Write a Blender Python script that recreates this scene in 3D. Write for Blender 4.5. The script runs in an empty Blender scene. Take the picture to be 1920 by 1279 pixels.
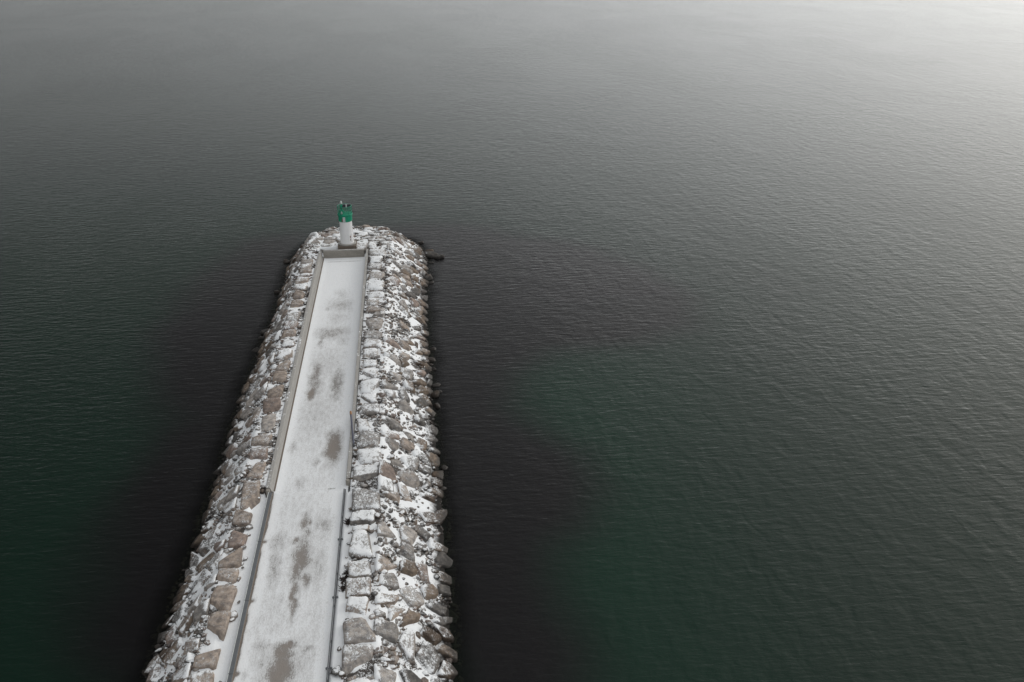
import bpy, math, random
import numpy as np
from math import radians, sin, cos, atan, sqrt, pi
from mathutils import Vector, Matrix

# ------------------------------------------------------------------ camera
S = bpy.context.scene
COL = S.collection
# pier frame: +Y runs out along the breakwater to the lighthouse, X to the right, Z up, path surface at z = 0
FPX = 1700.0                       # focal length in pixels of a 1920 wide picture
PITCH = radians(25.08); YAW = radians(6.595)
CAM = np.array([9.24, 0.0, 41.75])
FW = np.array([sin(YAW)*cos(PITCH), cos(YAW)*cos(PITCH), -sin(PITCH)])
RT = np.array([cos(YAW), -sin(YAW), 0.0]); UP = np.cross(RT, FW)
cam = bpy.data.cameras.new('camera'); camo = bpy.data.objects.new('camera', cam); COL.objects.link(camo)
cam.sensor_width = 36.0; cam.lens = 36.0*FPX/1920.0
cam.clip_start = 0.5; cam.clip_end = 20000
m3 = Matrix(((RT[0], UP[0], -FW[0]), (RT[1], UP[1], -FW[1]), (RT[2], UP[2], -FW[2])))
camo.matrix_world = Matrix.Translation(Vector(CAM)) @ m3.to_4x4()
S.camera = camo

# ------------------------------------------------------------------ sky and sun
SUN_AZ = radians(58); SUN_EL = radians(24)      # azimuth clockwise from +Y
SUND = Vector((sin(SUN_AZ)*cos(SUN_EL), cos(SUN_AZ)*cos(SUN_EL), sin(SUN_EL)))
W = bpy.data.worlds.new("World"); S.world = W; W.use_nodes = True
nt = W.node_tree; nt.nodes.clear()
def N(t, kind, **kw):
    n = t.nodes.new(kind)
    for k, v in kw.items(): setattr(n, k, v)
    return n
def math_(t, op, a, b=None, c=None, clamp=False):
    n = t.nodes.new('ShaderNodeMath'); n.operation = op; n.use_clamp = clamp
    for i, v in enumerate((a, b, c)):
        if v is None: continue
        if isinstance(v, (int, float)): n.inputs[i].default_value = v
        else: t.links.new(v, n.inputs[i])
    return n.outputs[0]
def smooth(t, v, lo, hi, a=0.0, b=1.0):
    n = t.nodes.new('ShaderNodeMapRange'); n.interpolation_type = 'SMOOTHSTEP'
    for i, q in enumerate((v, lo, hi, a, b)):
        if isinstance(q, (int, float)): n.inputs[i].default_value = q
        else: t.links.new(q, n.inputs[i])
    return n.outputs[0]
def mixc(t, f, a, b, blend='MIX'):
    n = t.nodes.new('ShaderNodeMix'); n.data_type = 'RGBA'; n.blend_type = blend
    for i, q in ((0, f), (6, a), (7, b)):
        if isinstance(q, (int, float)): n.inputs[i].default_value = q
        elif isinstance(q, tuple): n.inputs[i].default_value = (*q[:3], 1)
        else: t.links.new(q, n.inputs[i])
    return n.outputs[2]
sky = N(nt, 'ShaderNodeTexSky', sky_type='NISHITA', sun_disc=False, sun_elevation=SUN_EL, sun_rotation=SUN_AZ)
hs = N(nt, 'ShaderNodeHueSaturation'); hs.inputs['Saturation'].default_value = 0.12; hs.inputs['Value'].default_value = 0.16
nt.links.new(sky.outputs[0], hs.inputs['Color'])
geo = N(nt, 'ShaderNodeTexCoord')
sep = N(nt, 'ShaderNodeSeparateXYZ'); nt.links.new(geo.outputs['Generated'], sep.inputs[0])
dot = N(nt, 'ShaderNodeVectorMath', operation='DOT_PRODUCT'); dot.inputs[1].default_value = SUND
nt.links.new(geo.outputs['Generated'], dot.inputs[0])
ang = math_(nt, 'ARCCOSINE', dot.outputs['Value'])
g1 = math_(nt, 'EXPONENT', math_(nt, 'MULTIPLY', math_(nt, 'POWER', math_(nt, 'DIVIDE', ang, 0.58), 2.0), -1.0))
g2 = math_(nt, 'EXPONENT', math_(nt, 'MULTIPLY', math_(nt, 'POWER', math_(nt, 'DIVIDE', ang, 0.85), 2.0), -1.0))
zen = smooth(nt, sep.outputs['Z'], 0.74, 1.0)
behind = smooth(nt, sep.outputs['Y'], 0.1, -0.9)
lum = math_(nt, 'ADD', math_(nt, 'MULTIPLY', g1, 8.5), math_(nt, 'MULTIPLY', g2, 6.6))
lum = math_(nt, 'ADD', lum, math_(nt, 'MULTIPLY', zen, 8.8))
lum = math_(nt, 'ADD', lum, math_(nt, 'MULTIPLY', behind, 4.0))
lum = math_(nt, 'ADD', lum, math_(nt, 'MULTIPLY', smooth(nt, sep.outputs['Z'], 0.03, 0.42, 6.0, 0.45), smooth(nt, sep.outputs['X'], -0.55, 0.65, 0.50, 1.12)))
cl = N(nt, 'ShaderNodeTexNoise'); cl.inputs['Scale'].default_value = 2.2; cl.inputs['Detail'].default_value = 5
nt.links.new(geo.outputs['Generated'], cl.inputs['Vector'])
lum = math_(nt, 'MULTIPLY', lum, smooth(nt, cl.outputs[0], 0.25, 0.75, 0.98, 1.02))
tint = mixc(nt, g1, (0.965, 0.985, 1.0), (1.0, 0.962, 0.895))
vm = N(nt, 'ShaderNodeVectorMath', operation='SCALE'); nt.links.new(tint, vm.inputs[0]); nt.links.new(lum, vm.inputs['Scale'])
va = N(nt, 'ShaderNodeVectorMath', operation='ADD'); nt.links.new(vm.outputs[0], va.inputs[0]); nt.links.new(hs.outputs[0], va.inputs[1])
bg = N(nt, 'ShaderNodeBackground'); bg.inputs[1].default_value = 0.10
nt.links.new(va.outputs[0], bg.inputs[0])
wo = N(nt, 'ShaderNodeOutputWorld'); nt.links.new(bg.outputs[0], wo.inputs[0])
sl = bpy.data.lights.new('sun', 'SUN'); sl.energy = 0.5; sl.angle = radians(18); sl.color = (1, 0.965, 0.91)
so = bpy.data.objects.new('sun', sl); COL.objects.link(so)
so.rotation_euler = (-SUND).to_track_quat('-Z', 'Y').to_euler()
S.view_settings.view_transform = 'Standard'; S.view_settings.look = 'None'
S.view_settings.exposure = 0.0; S.view_settings.gamma = 1.0; S.view_settings.use_curve_mapping = False
S.cycles.max_bounces = 6; S.cycles.transparent_max_bounces = 6

# ------------------------------------------------------------------ helpers
RNG = np.random.default_rng(11); random.seed(5)
def unp(px, py, z):                 # where the pixel's sight line meets the height z
    d = FW + RT*(px-960)/FPX - UP*(py-639.5)/FPX
    return CAM + d*((z-CAM[2])/d[2])
def depth(p): return float((np.asarray(p)-CAM) @ FW)
def inframe(p, pad=20):
    d = np.asarray(p)-CAM; w = d @ FW
    x = 960+FPX*(d@RT)/w; y = 639.5-FPX*(d@UP)/w
    return -pad < x < 1920+pad and -pad < y < 1279+pad
_H = np.random.default_rng(3).random((64, 64, 64))
def vn(x, y, z=0.0):                # value noise 0..1
    x = np.asarray(x, float); y = np.asarray(y, float); z = np.zeros_like(x)+z
    ix, iy, iz = np.floor(x).astype(int), np.floor(y).astype(int), np.floor(z).astype(int)
    fx, fy, fz = x-ix, y-iy, z-iz
    fx, fy, fz = fx*fx*(3-2*fx), fy*fy*(3-2*fy), fz*fz*(3-2*fz)
    def h(a, b, c): return _H[(ix+a) & 63, (iy+b) & 63, (iz+c) & 63]
    def l(a, b, t): return a+(b-a)*t
    return l(l(l(h(0,0,0), h(1,0,0), fx), l(h(0,1,0), h(1,1,0), fx), fy),
             l(l(h(0,0,1), h(1,0,1), fx), l(h(0,1,1), h(1,1,1), fx), fy), fz)
def fbm(x, y, z=0.0, o=4, r=2.03):
    s = 0; a = 1; t = 0
    for k in range(o):
        s = s+a*vn(x*r**k+17.3*k, y*r**k+5.1*k, np.asarray(z)*r**k+3.7*k); t += a; a *= 0.5
    return s/t
def sst(x, a, b):
    t = np.clip((x-a)/(b-a), 0, 1); return t*t*(3-2*t)
def link(name, me, mat, parent=None):
    o = bpy.data.objects.new(name, me); COL.objects.link(o)
    if mat: me.materials.append(mat)
    if parent: o.parent = parent
    return o
def npmesh(name, V, F, attr=None, sm=True):
    me = bpy.data.meshes.new(name); V = np.asarray(V, np.float32); F = np.asarray(F, np.int32)
    k = F.shape[1]
    me.vertices.add(len(V)); me.vertices.foreach_set('co', V.ravel())
    me.loops.add(F.size); me.loops.foreach_set('vertex_index', F.ravel())
    me.polygons.add(len(F)); me.polygons.foreach_set('loop_start', np.arange(0, F.size, k, dtype=np.int32))
    me.polygons.foreach_set('loop_total', np.full(len(F), k, np.int32))
    me.update(calc_edges=True)
    me.polygons.foreach_set('use_smooth', np.full(len(F), sm))
    for an, av in (attr or {}).items():
        av = np.asarray(av, np.float32)
        if av.ndim == 1:
            a = me.attributes.new(an, 'FLOAT', 'POINT'); a.data.foreach_set('value', av)
        else:
            a = me.attributes.new(an, 'FLOAT_COLOR', 'POINT'); a.data.foreach_set('color', av.ravel())
    me.validate(); return me
def tag(o, label=None, cat=None, group=None, kind=None):
    if label: o['label'] = label
    if cat: o['category'] = cat
    if group: o['group'] = group
    if kind: o['kind'] = kind
    return o
class MB:                           # collects shapes into one mesh
    def __init__(s): s.v = []; s.f = []
    def add(s, V, F):
        k = len(s.v); s.v += [tuple(p) for p in V]; s.f += [tuple(i+k for i in f) for f in F]
    def box(s, x0, x1, y0, y1, z0, z1, bev=0.0):
        if bev <= 0:
            V = [(x, y, z) for z in (z0, z1) for y in (y0, y1) for x in (x0, x1)]
            s.add(V, [(0,2,3,1), (4,5,7,6), (0,1,5,4), (2,6,7,3), (0,4,6,2), (1,3,7,5)]); return
        b = bev
        def ring(e, z): return [(x0+e+b if 0 else x0+e, y0+b+e, z), (x0+b+e, y0+e, z), (x1-b-e, y0+e, z), (x1-e, y0+b+e, z), (x1-e, y1-b-e, z), (x1-b-e, y1-e, z), (x0+b+e, y1-e, z), (x0+e, y1-b-e, z)]
        R = [ring(b*.6, z0), ring(0, z0+b), ring(0, z1-b), ring(b*.6, z1)]
        V = sum(R, []); F = [tuple(range(7, -1, -1)), tuple(range(24, 32))]
        for r in range(3):
            for i in range(8):
                j = (i+1) % 8; F.append((r*8+i, r*8+j, r*8+8+j, r*8+8+i))
        s.add(V, F)
    def lathe(s, prof, n=48, c=(0, 0, 0), cap=True):
        V = []; F = []
        for r, z in prof:
            for i in range(n):
                a = 2*pi*i/n; V.append((c[0]+r*cos(a), c[1]+r*sin(a), c[2]+z))
        for k in range(len(prof)-1):
            for i in range(n):
                j = (i+1) % n; F.append((k*n+i, k*n+j, (k+1)*n+j, (k+1)*n+i))
        if cap:
            F.append(tuple(range(n-1, -1, -1))); F.append(tuple((len(prof)-1)*n+i for i in range(n)))
        s.add(V, F)
    def tube(s, pts, r, n=10, closed=False):
        P = [Vector(p) for p in pts]; V = []; F = []; m = len(P)
        rr = r if isinstance(r, (list, tuple)) else [r]*m
        for k in range(m):
            if closed: d = P[(k+1) % m]-P[k-1]
            else: d = P[min(k+1, m-1)]-P[max(k-1, 0)]
            d.normalize(); a = d.orthogonal().normalized() if abs(d.z) > .95 else d.cross(Vector((0, 0, 1))).normalized(); b = d.cross(a)
            for i in range(n):
                t = 2*pi*i/n; V.append(P[k]+(a*cos(t)+b*sin(t))*rr[k])
        for k in range(m if closed else m-1):
            q = (k+1) % m
            for i in range(n):
                j = (i+1) % n; F.append((k*n+i, k*n+j, q*n+j, q*n+i))
        if not closed: F.append(tuple(range(n-1, -1, -1))); F.append(tuple((m-1)*n+i for i in range(n)))
        s.add(V, F)
    def build(s, name, mat, parent=None, smooth_=False):
        me = bpy.data.meshes.new(name); me.from_pydata(s.v, [], s.f); me.update()
        if smooth_:
            me.polygons.foreach_set('use_smooth', [True]*len(me.polygons)); me.set_sharp_from_angle(angle=radians(38))
        return link(name, me, mat, parent)

# ------------------------------------------------------------------ materials
def newmat(name):
    m = bpy.data.materials.new(name); m.use_nodes = True
    t = m.node_tree; t.nodes.clear()
    out = N(t, 'ShaderNodeOutputMaterial'); p = N(t, 'ShaderNodeBsdfPrincipled'); t.links.new(p.outputs[0], out.inputs[0])
    return m, t, p, out
def tex(t, scale, detail=4, rough=.55, vec=None, dist=0.0, typ='ShaderNodeTexNoise'):
    n = N(t, typ); n.inputs['Scale'].default_value = scale
    if typ == 'ShaderNodeTexNoise':
        n.inputs['Detail'].default_value = detail; n.inputs['Roughness'].default_value = rough; n.inputs['Distortion'].default_value = dist
    if vec is not None: t.links.new(vec, n.inputs['Vector'])
    return n.outputs[0]
def pos(t, sc=(1, 1, 1), rot=(0, 0, 0)):
    g = N(t, 'ShaderNodeNewGeometry')
    m = N(t, 'ShaderNodeMapping'); m.inputs['Scale'].default_value = sc; m.inputs['Rotation'].default_value = rot
    t.links.new(g.outputs['Position'], m.inputs[0]); return m.outputs[0]
def bump(t, p, h, dist, strength=1.0, base=None):
    b = N(t, 'ShaderNodeBump'); b.inputs['Strength'].default_value = strength; b.inputs['Distance'].default_value = dist
    t.links.new(h, b.inputs['Height'])
    if base is not None: t.links.new(base, b.inputs['Normal'])
    if p is not None: t.links.new(b.outputs[0], p.inputs['Normal'])
    return b.outputs[0]
SNOW = (0.86, 0.875, 0.89)
WATER_Z = -2.6

def rock_material():
    m, t, p, out = newmat('snowy_rock')
    P = pos(t)
    at = N(t, 'ShaderNodeAttribute', attribute_name='tone'); rim = N(t, 'ShaderNodeAttribute', attribute_name='rim')
    g = N(t, 'ShaderNodeNewGeometry'); sp = N(t, 'ShaderNodeSeparateXYZ'); t.links.new(g.outputs['Position'], sp.inputs[0])
    sn = N(t, 'ShaderNodeSeparateXYZ'); t.links.new(g.outputs['Normal'], sn.inputs[0])
    a = tex(t, 2.6, 6, .62, P); b = tex(t, 11, 5, .6, P); c = tex(t, 1.1, 3, .5, P)
    col = mixc(t, 1.0, at.outputs['Color'], mixc(t, smooth(t, a, .3, .72), (.55, .55, .56), (1.35, 1.30, 1.24)), 'MULTIPLY')
    col = mixc(t, smooth(t, b, .52, .75, 0, .5), col, (.09, .078, .07))
    col = mixc(t, smooth(t, c, .58, .72, 0, .35), col, (.22, .155, .11))
    # snow lying on the stone: thin dusting broken up by noise, thicker at the rim and on level faces
    s1 = tex(t, 1.7, 3, .5, P); s2 = tex(t, 6.5, 9, .76, pos(t, (1, .75, 1), (0, 0, .5)), .8)
    n = math_(t, 'ADD', math_(t, 'MULTIPLY', s1, .24), math_(t, 'MULTIPLY', s2, .76))
    n = math_(t, 'ADD', n, math_(t, 'MULTIPLY', math_(t, 'SUBTRACT', sn.outputs['Z'], .80), .42))
    n = math_(t, 'ADD', n, math_(t, 'MULTIPLY', rim.outputs['Fac'], .16))
    n = math_(t, 'ADD', n, math_(t, 'MULTIPLY', at.outputs['Alpha'], .30))
    wet = smooth(t, math_(t, 'ADD', sp.outputs['Z'], math_(t, 'MULTIPLY', a, .5)), WATER_Z+.72, WATER_Z+.38)
    f = math_(t, 'MULTIPLY', smooth(t, n, .556, .604), math_(t, 'SUBTRACT', 1.0, wet))
    # wet, weedy band at the water
    col = mixc(t, math_(t, 'MULTIPLY', wet, .86), col, mixc(t, smooth(t, sp.outputs['Z'], WATER_Z+.02, WATER_Z-.25), (.013, .010, .008), (.055, .040, .028)))
    frost = math_(t, 'MULTIPLY', smooth(t, math_(t, 'ADD', n, math_(t, 'MULTIPLY', math_(t, 'SUBTRACT', b, .5), .35)), .45, .60, 0, .30), math_(t, 'SUBTRACT', 1.0, wet))
    col = mixc(t, frost, col, (.80, .80, .81))
    col = mixc(t, f, col, SNOW)
    t.links.new(col, p.inputs['Base Color'])
    t.links.new(math_(t, 'SUBTRACT', .85, math_(t, 'MULTIPLY', wet, .35)), p.inputs['Roughness'])
    p.inputs['Specular IOR Level'].default_value = .25
    h = math_(t, 'ADD', math_(t, 'MULTIPLY', a, .6), math_(t, 'ADD', math_(t, 'MULTIPLY', b, .25), math_(t, 'MULTIPLY', f, .35)))
    bump(t, p, h, .09, .8)
    return m
M_ROCK = rock_material()

def bed_material():
    m, t, p, out = newmat('snow_gravel_gap_shade')
    P = pos(t); g = N(t, 'ShaderNodeNewGeometry'); sp = N(t, 'ShaderNodeSeparateXYZ'); t.links.new(g.outputs['Position'], sp.inputs[0])
    at = N(t, 'ShaderNodeAttribute', attribute_name='low')
    a = tex(t, 3.2, 6, .62, P, .5); b = tex(t, 14, 4, .6, P)
    f = smooth(t, math_(t, 'ADD', math_(t, 'ADD', math_(t, 'MULTIPLY', a, .5), math_(t, 'MULTIPLY', b, .5)), at.outputs['Fac']), .385, .435)
    wet = smooth(t, math_(t, 'ADD', sp.outputs['Z'], math_(t, 'MULTIPLY', a, .5)), WATER_Z+.95, WATER_Z+.5)
    f = math_(t, 'MULTIPLY', f, math_(t, 'SUBTRACT', 1.0, wet))
    col = mixc(t, b, (.045, .04, .037), (.12, .105, .095)); col = mixc(t, math_(t, 'MULTIPLY', wet, .85), col, (.010, .009, .008))  # dark gravel tone also paints in the shade of deep gaps between stones
    t.links.new(mixc(t, f, col, SNOW), p.inputs['Base Color']); p.inputs['Roughness'].default_value = .9; p.inputs['Specular IOR Level'].default_value = .2
    bump(t, p, math_(t, 'ADD', math_(t, 'MULTIPLY', a, .6), math_(t, 'MULTIPLY', f, .5)), .10, .8)
    return m
M_BED = bed_material()

def path_material():
    m, t, p, out = newmat('trodden_snow')
    at = N(t, 'ShaderNodeAttribute', attribute_name='bare')       # how far the snow is worn away
    br = N(t, 'ShaderNodeAttribute', attribute_name='earth')
    P = pos(t, (1.6, .50, 1)); a = tex(t, 2.2, 6, .62, P); b = tex(t, 8, 6, .7, pos(t, (1.5, .6, 1))); c = tex(t, 38, 3, .6, pos(t))
    n = math_(t, 'ADD', math_(t, 'MULTIPLY', a, .34), math_(t, 'ADD', math_(t, 'MULTIPLY', b, .42), math_(t, 'MULTIPLY', c, .24)))
    v = math_(t, 'ADD', at.outputs['Fac'], math_(t, 'MULTIPLY', math_(t, 'SUBTRACT', n, .5), 3.0))
    thin = smooth(t, v, .02, .52); full = smooth(t, v, .46, .92)
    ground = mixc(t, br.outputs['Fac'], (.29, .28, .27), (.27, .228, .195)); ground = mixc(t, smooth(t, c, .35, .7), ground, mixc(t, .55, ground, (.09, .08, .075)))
    slush = mixc(t, .55, ground, (.80, .81, .82))
    col = mixc(t, smooth(t, a, .3, .7), (.80, .815, .83), (.87, .88, .89))
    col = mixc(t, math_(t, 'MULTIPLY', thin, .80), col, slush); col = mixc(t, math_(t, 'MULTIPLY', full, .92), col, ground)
    t.links.new(col, p.inputs['Base Color']); p.inputs['Roughness'].default_value = .8; p.inputs['Specular IOR Level'].default_value = .25
    h = math_(t, 'SUBTRACT', math_(t, 'ADD', math_(t, 'MULTIPLY', b, .5), math_(t, 'MULTIPLY', a, .6)), math_(t, 'MULTIPLY', full, .6))
    bump(t, p, h, .05, .6); return m
M_PATH = path_material()

def concrete(name, base, dirt=(.10, .085, .07), snow=0.0, sc=1.0):
    m, t, p, out = newmat(name)
    P = pos(t, (1, .35, 2.2)); a = tex(t, 1.4*sc, 6, .65, P); b = tex(t, 7*sc, 5, .65, pos(t)); c = tex(t, 30*sc, 3, .6, pos(t))
    col = mixc(t, smooth(t, a, .35, .7, 0, .55), base, tuple(x*.66 for x in base)); col = mixc(t, smooth(t, b, .50, .8, 0, .6), col, dirt)
    col = mixc(t, smooth(t, c, .3, .8, 0, .35), col, tuple(min(1, x*1.35) for x in base))
    if snow:
        g = N(t, 'ShaderNodeNewGeometry'); sn = N(t, 'ShaderNodeSeparateXYZ'); t.links.new(g.outputs['Normal'], sn.inputs[0])
        q = math_(t, 'MULTIPLY', smooth(t, math_(t, 'ADD', math_(t, 'MULTIPLY', a, .5), math_(t, 'MULTIPLY', b, .5)), .60-snow, .68-snow), smooth(t, sn.outputs['Z'], .8, .95))
        col = mixc(t, q, col, SNOW)
    t.links.new(col, p.inputs['Base Color']); p.inputs['Roughness'].default_value = .85; p.inputs['Specular IOR Level'].default_value = .3
    bump(t, p, math_(t, 'ADD', b, c), .015, .6); return m
M_CONC = concrete('weathered_concrete', (.35, .338, .32), snow=.06)
M_CONC2 = concrete('stained_concrete', (.30, .28, .25))
M_FOOT = concrete('damp_stained_concrete', (.17, .14, .115))
def paint(name, base, rough=.45, rust=.0, metal=0.0, var=.85):
    m, t, p, out = newmat(name)
    a = tex(t, 3, 6, .6, pos(t, (1, 1, .4))); b = tex(t, 16, 5, .6, pos(t))
    col = mixc(t, smooth(t, a, .3, .7), tuple(x*var for x in base), base)
    if rust: col = mixc(t, smooth(t, math_(t, 'ADD', math_(t, 'MULTIPLY', a, .6), math_(t, 'MULTIPLY', b, .4)), .60-rust, .66-rust), col, (.16, .07, .035))
    t.links.new(col, p.inputs['Base Color']); p.inputs['Roughness'].default_value = rough; p.inputs['Metallic'].default_value = metal
    bump(t, p, b, .004, .5); return m
M_WHITE = paint('white_paint', (.80, .80, .80), .5, 0.0, var=.93)
M_GREEN = paint('green_paint', (.0, .30, .165), .5, var=.75)
M_GREEN2 = paint('green_rail_paint', (.01, .26, .16), .5)
M_STEEL = paint('galvanised_steel', (.15, .16, .17), .55, .0, .3)
M_DARKST = paint('dark_steel', (.075, .08, .09), .5, .0, .3)
M_RUST = paint('rust', (.19, .09, .05), .9)
M_PANEL = paint('solar_glass', (.008, .01, .02), .18)
M_PALE = paint('pale_grey_metal', (.48, .50, .50), .5)
M_LENS = paint('lens', (.55, .60, .58), .15)
M_ORANGE = paint('orange_paint', (.34, .17, .07), .6)
M_BLUE = paint('slate_blue_paint', (.085, .09, .13), .5)
M_TWIG = paint('dead_twig', (.03, .02, .017), .9)

# ------------------------------------------------------------------ terrain of the breakwater
WL = np.array([(-10.6, 0), (-10.1, 30), (-9.0, 45), (-8.65, 52), (-8.5, 66), (-8.6, 78), (-8.55, 86), (-8.3, 94), (-7.9, 103), (-7.8, 110), (-8.0, 119), (-7.8, 124.5), (-7.0, 129.5), (-5.0, 133),
               (-2, 134.6), (2.4, 135.2), (5.4, 134.6), (8.0, 132.6), (9.9, 129.5), (10.9, 126), (11.2, 122.5), (10.8, 116), (10.4, 108), (10.25, 95), (10.35, 86), (10.45, 70), (10.45, 58), (10.45, 50), (10.3, 44), (10.2, 30), (10.2, 0)])
CR = np.array([(-5.5, 0), (-5.4, 40), (-5.3, 110), (-5.2, 121), (-4.6, 125.6), (-2.6, 127.6), (1, 128.4), (4.5, 127.8), (6.2, 125.6), (6.6, 122), (6.0, 112), (5.8, 40), (5.8, 0)])
def sdist(poly, x, y):              # distance to an open line, negative inside the pier
    x = np.asarray(x, float); y = np.asarray(y, float); best = np.full(x.shape, 1e9); cross = np.zeros(x.shape, bool)
    for (x0, y0), (x1, y1) in zip(poly[:-1], poly[1:]):
        dx, dy = x1-x0, y1-y0; t = np.clip(((x-x0)*dx+(y-y0)*dy)/(dx*dx+dy*dy), 0, 1)
        best = np.minimum(best, np.hypot(x-x0-t*dx, y-y0-t*dy))
        c = ((y0 > y) != (y1 > y)) & (x < dx*(y-y0)/(dy if dy else 1e-9)+x0); cross ^= c
    return np.where(cross, -best, best)
def walltop(y): return 0.55+0.50*sst(np.asarray(y, float), 62, 108)
def crestz(y): return 0.12+0.30*sst(np.asarray(y, float), 56, 66)+0.42*sst(np.asarray(y, float), 66, 110)
def ground(x, y):
    dc = sdist(CR, x, y); dw = sdist(WL, x, y); zc = crestz(y)
    t = np.clip(dc, 0, None)/np.maximum(np.clip(dc, 0, None)+np.clip(-dw, 0, None), 1e-6)
    return np.where(dw > 0, WATER_Z-.62*dw, np.where(dc <= 0, zc, zc+(WATER_Z-zc)*t))
def gnormal(x, y):
    e = .35; a = ground(x+e, y)-ground(x-e, y); b = ground(x, y+e)-ground(x, y-e)
    n = np.array([-a/(2*e), -b/(2*e), 1.0]); return n/np.linalg.norm(n)

xs = np.arange(-20, 22.01, .16); ys = np.arange(6, 146, .2)
X, Y = np.meshgrid(xs, ys); Z = ground(X, Y)
nz = fbm(X*.9, Y*.9, 1.3, 4)-.5
inpath = (np.abs(X) < np.where(Y < 61.8, 2.95, 3.25)) & (Y < 119.4)
flat = sst(np.abs(X), 3.9, 3.3)*(Y < 119)
low = nz*.9
Z = Z + .05 + nz*.40
strip = (np.abs(X) < np.where(X < 0, 4.3, 3.8)) & (Y < 62)
Z = np.where(strip, .10+nz*.05, Z); low = np.where(strip, .35+nz*.3, low)
Z = np.where(inpath, -.5, Z)
nx = len(xs); idx = np.arange(len(ys)*nx).reshape(len(ys), nx)
F = np.stack([idx[:-1, :-1], idx[:-1, 1:], idx[1:, 1:], idx[1:, :-1]], -1).reshape(-1, 4)
bed = link('embankment', npmesh('embankment', np.stack([X, Y, Z], -1).reshape(-1, 3), F, {'low': low.ravel()}), M_BED)
tag(bed, kind='structure')

# path with worn patches: (px, py, half width, half height, strength, earthiness)
PATCH = [(643, 552, 9, 6, .35, .2), (638, 573, 17, 9, .55, .6), (614, 578, 4, 4, .5, .6), (631, 596, 15, 12, .4, .4), (624, 624, 26, 9, .58, .6), (604, 636, 5, 12, .6, .7), (640, 640, 10, 9, .35, .3),
         (615, 680, 26, 26, .32, .2), (592, 700, 9, 20, .7, .5), (592, 724, 11, 18, .6, .5), (584, 740, 7, 9, .95, .9), (630, 722, 9, 26, .68, .3), (626, 838, 12, 22, .95, .8), (632, 858, 10, 10, .55, .5), (546, 837, 8, 11, .5, .4),
         (590, 867, 6, 8, .45, .3), (565, 905, 8, 9, .42, .4), (590, 780, 34, 42, .33, .1), (610, 760, 34, 30, .3, .1), (600, 900, 30, 16, .12, .1), (570, 982, 7, 15, .72, 1), (583, 980, 5, 6, .6, 1), (576, 1004, 12, 14, .5, .6), (565, 1045, 13, 26, .85, .8),
         (556, 1068, 9, 20, .8, .7), (552, 1015, 6, 4, .7, 1), (550, 1120, 6, 28, .85, .9), (573, 1085, 6, 12, .75, .7), (520, 1017, 13, 14, .46, .2), (513, 1063, 10, 26, .5, .3), (506, 1092, 6, 8, .4, .3), (610, 983, 14, 18, .36, .2), (597, 1065, 12, 32, .3, .2),
         (541, 1207, 12, 5, .95, .9), (530, 1226, 13, 16, 1.0, .8), (524, 1262, 20, 24, 1.0, .8), (487, 1218, 15, 13, .42, .2), (458, 1265, 8, 8, .45, .1), (575, 1212, 12, 7, .36, .2), (497, 1245, 16, 14, .3, .2), (545, 1250, 9, 16, .5, .5), (560, 1240, 22, 34, .24, .1), (470, 1180, 14, 20, .22, .1), (560, 960, 40, 40, .12, .1), (520, 1140, 34, 46, .16, .1), (600, 1160, 20, 60, .16, .1)]
px_ = np.arange(-3.16, 3.161, .08); py_ = np.arange(6, 119.3, .10)
X, Y = np.meshgrid(px_, py_)
wx = (fbm(X*1.3, Y*.9, 9.1, 4)-.5)*1.1; wy = (fbm(X*1.1+40, Y*.8, 4.4, 4)-.5)*1.8
bare = np.zeros_like(X); earth = np.zeros_like(X)
for (a, b, rx, ry, s, e) in PATCH:
    c = unp(a, b, 0); u = unp(a+rx*1.18, b, 0); v = unp(a, b-ry*1.18, 0)
    q = np.exp(-(((X+wx*.65-c[0])/abs(u[0]-c[0]))**2+((Y+wy*.9-c[1])/abs(v[1]-c[1]))**2)**.9*.62)
    s = s*1.35 if s < .4 else (s*1.15 if b < 870 else s)
    bare = np.maximum(bare, s*q)+.12*s*q*np.minimum(bare, 1); earth = np.maximum(earth, e*q*s)
bare = np.minimum(bare, 1.05)+.10*(fbm(X*.5, Y*.18, 2.2, 3)-.5)
near = sst(Y, 75, 58); bare += .14*near
edge = sst(np.abs(X), 1.7, 2.6)*.26; bare -= edge
# slab joint across the path, and a darker line before the end wall
j0 = unp(590, 919, 0)[1]
bare += np.exp(-((Y-j0-.02*X)/.10)**2)*.35*sst(fbm(X*1.5, Y*0+3, 7.7, 3), .48, .68)*.35
bare += np.exp(-((Y-j0-.02*X)/.07)**2)*.9*sst(X, 1.5, 1.6)*sst(X, 2.15, 2.05)
bare += np.exp(-((Y-116.1)/.13)**2)*.62*sst(np.abs(X), 2.6, 2.2)
# bare brown strip along the left kerb
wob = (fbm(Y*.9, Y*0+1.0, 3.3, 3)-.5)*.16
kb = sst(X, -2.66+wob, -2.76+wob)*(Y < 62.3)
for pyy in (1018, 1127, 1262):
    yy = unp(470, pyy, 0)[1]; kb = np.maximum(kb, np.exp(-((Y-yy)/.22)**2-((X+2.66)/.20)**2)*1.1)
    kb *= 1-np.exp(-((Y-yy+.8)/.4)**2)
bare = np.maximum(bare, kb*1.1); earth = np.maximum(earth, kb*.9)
Z = .02*fbm(X*1.5, Y*.7, 5.5, 3)+.05*sst(np.abs(X), 2.0, 2.9)*(Y > 62)-.03*np.clip(bare, 0, 1)
nx = len(px_); idx = np.arange(len(py_)*nx).reshape(len(py_), nx)
F = np.stack([idx[:-1, :-1], idx[:-1, 1:], idx[1:, 1:], idx[1:, :-1]], -1).reshape(-1, 4)
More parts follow.
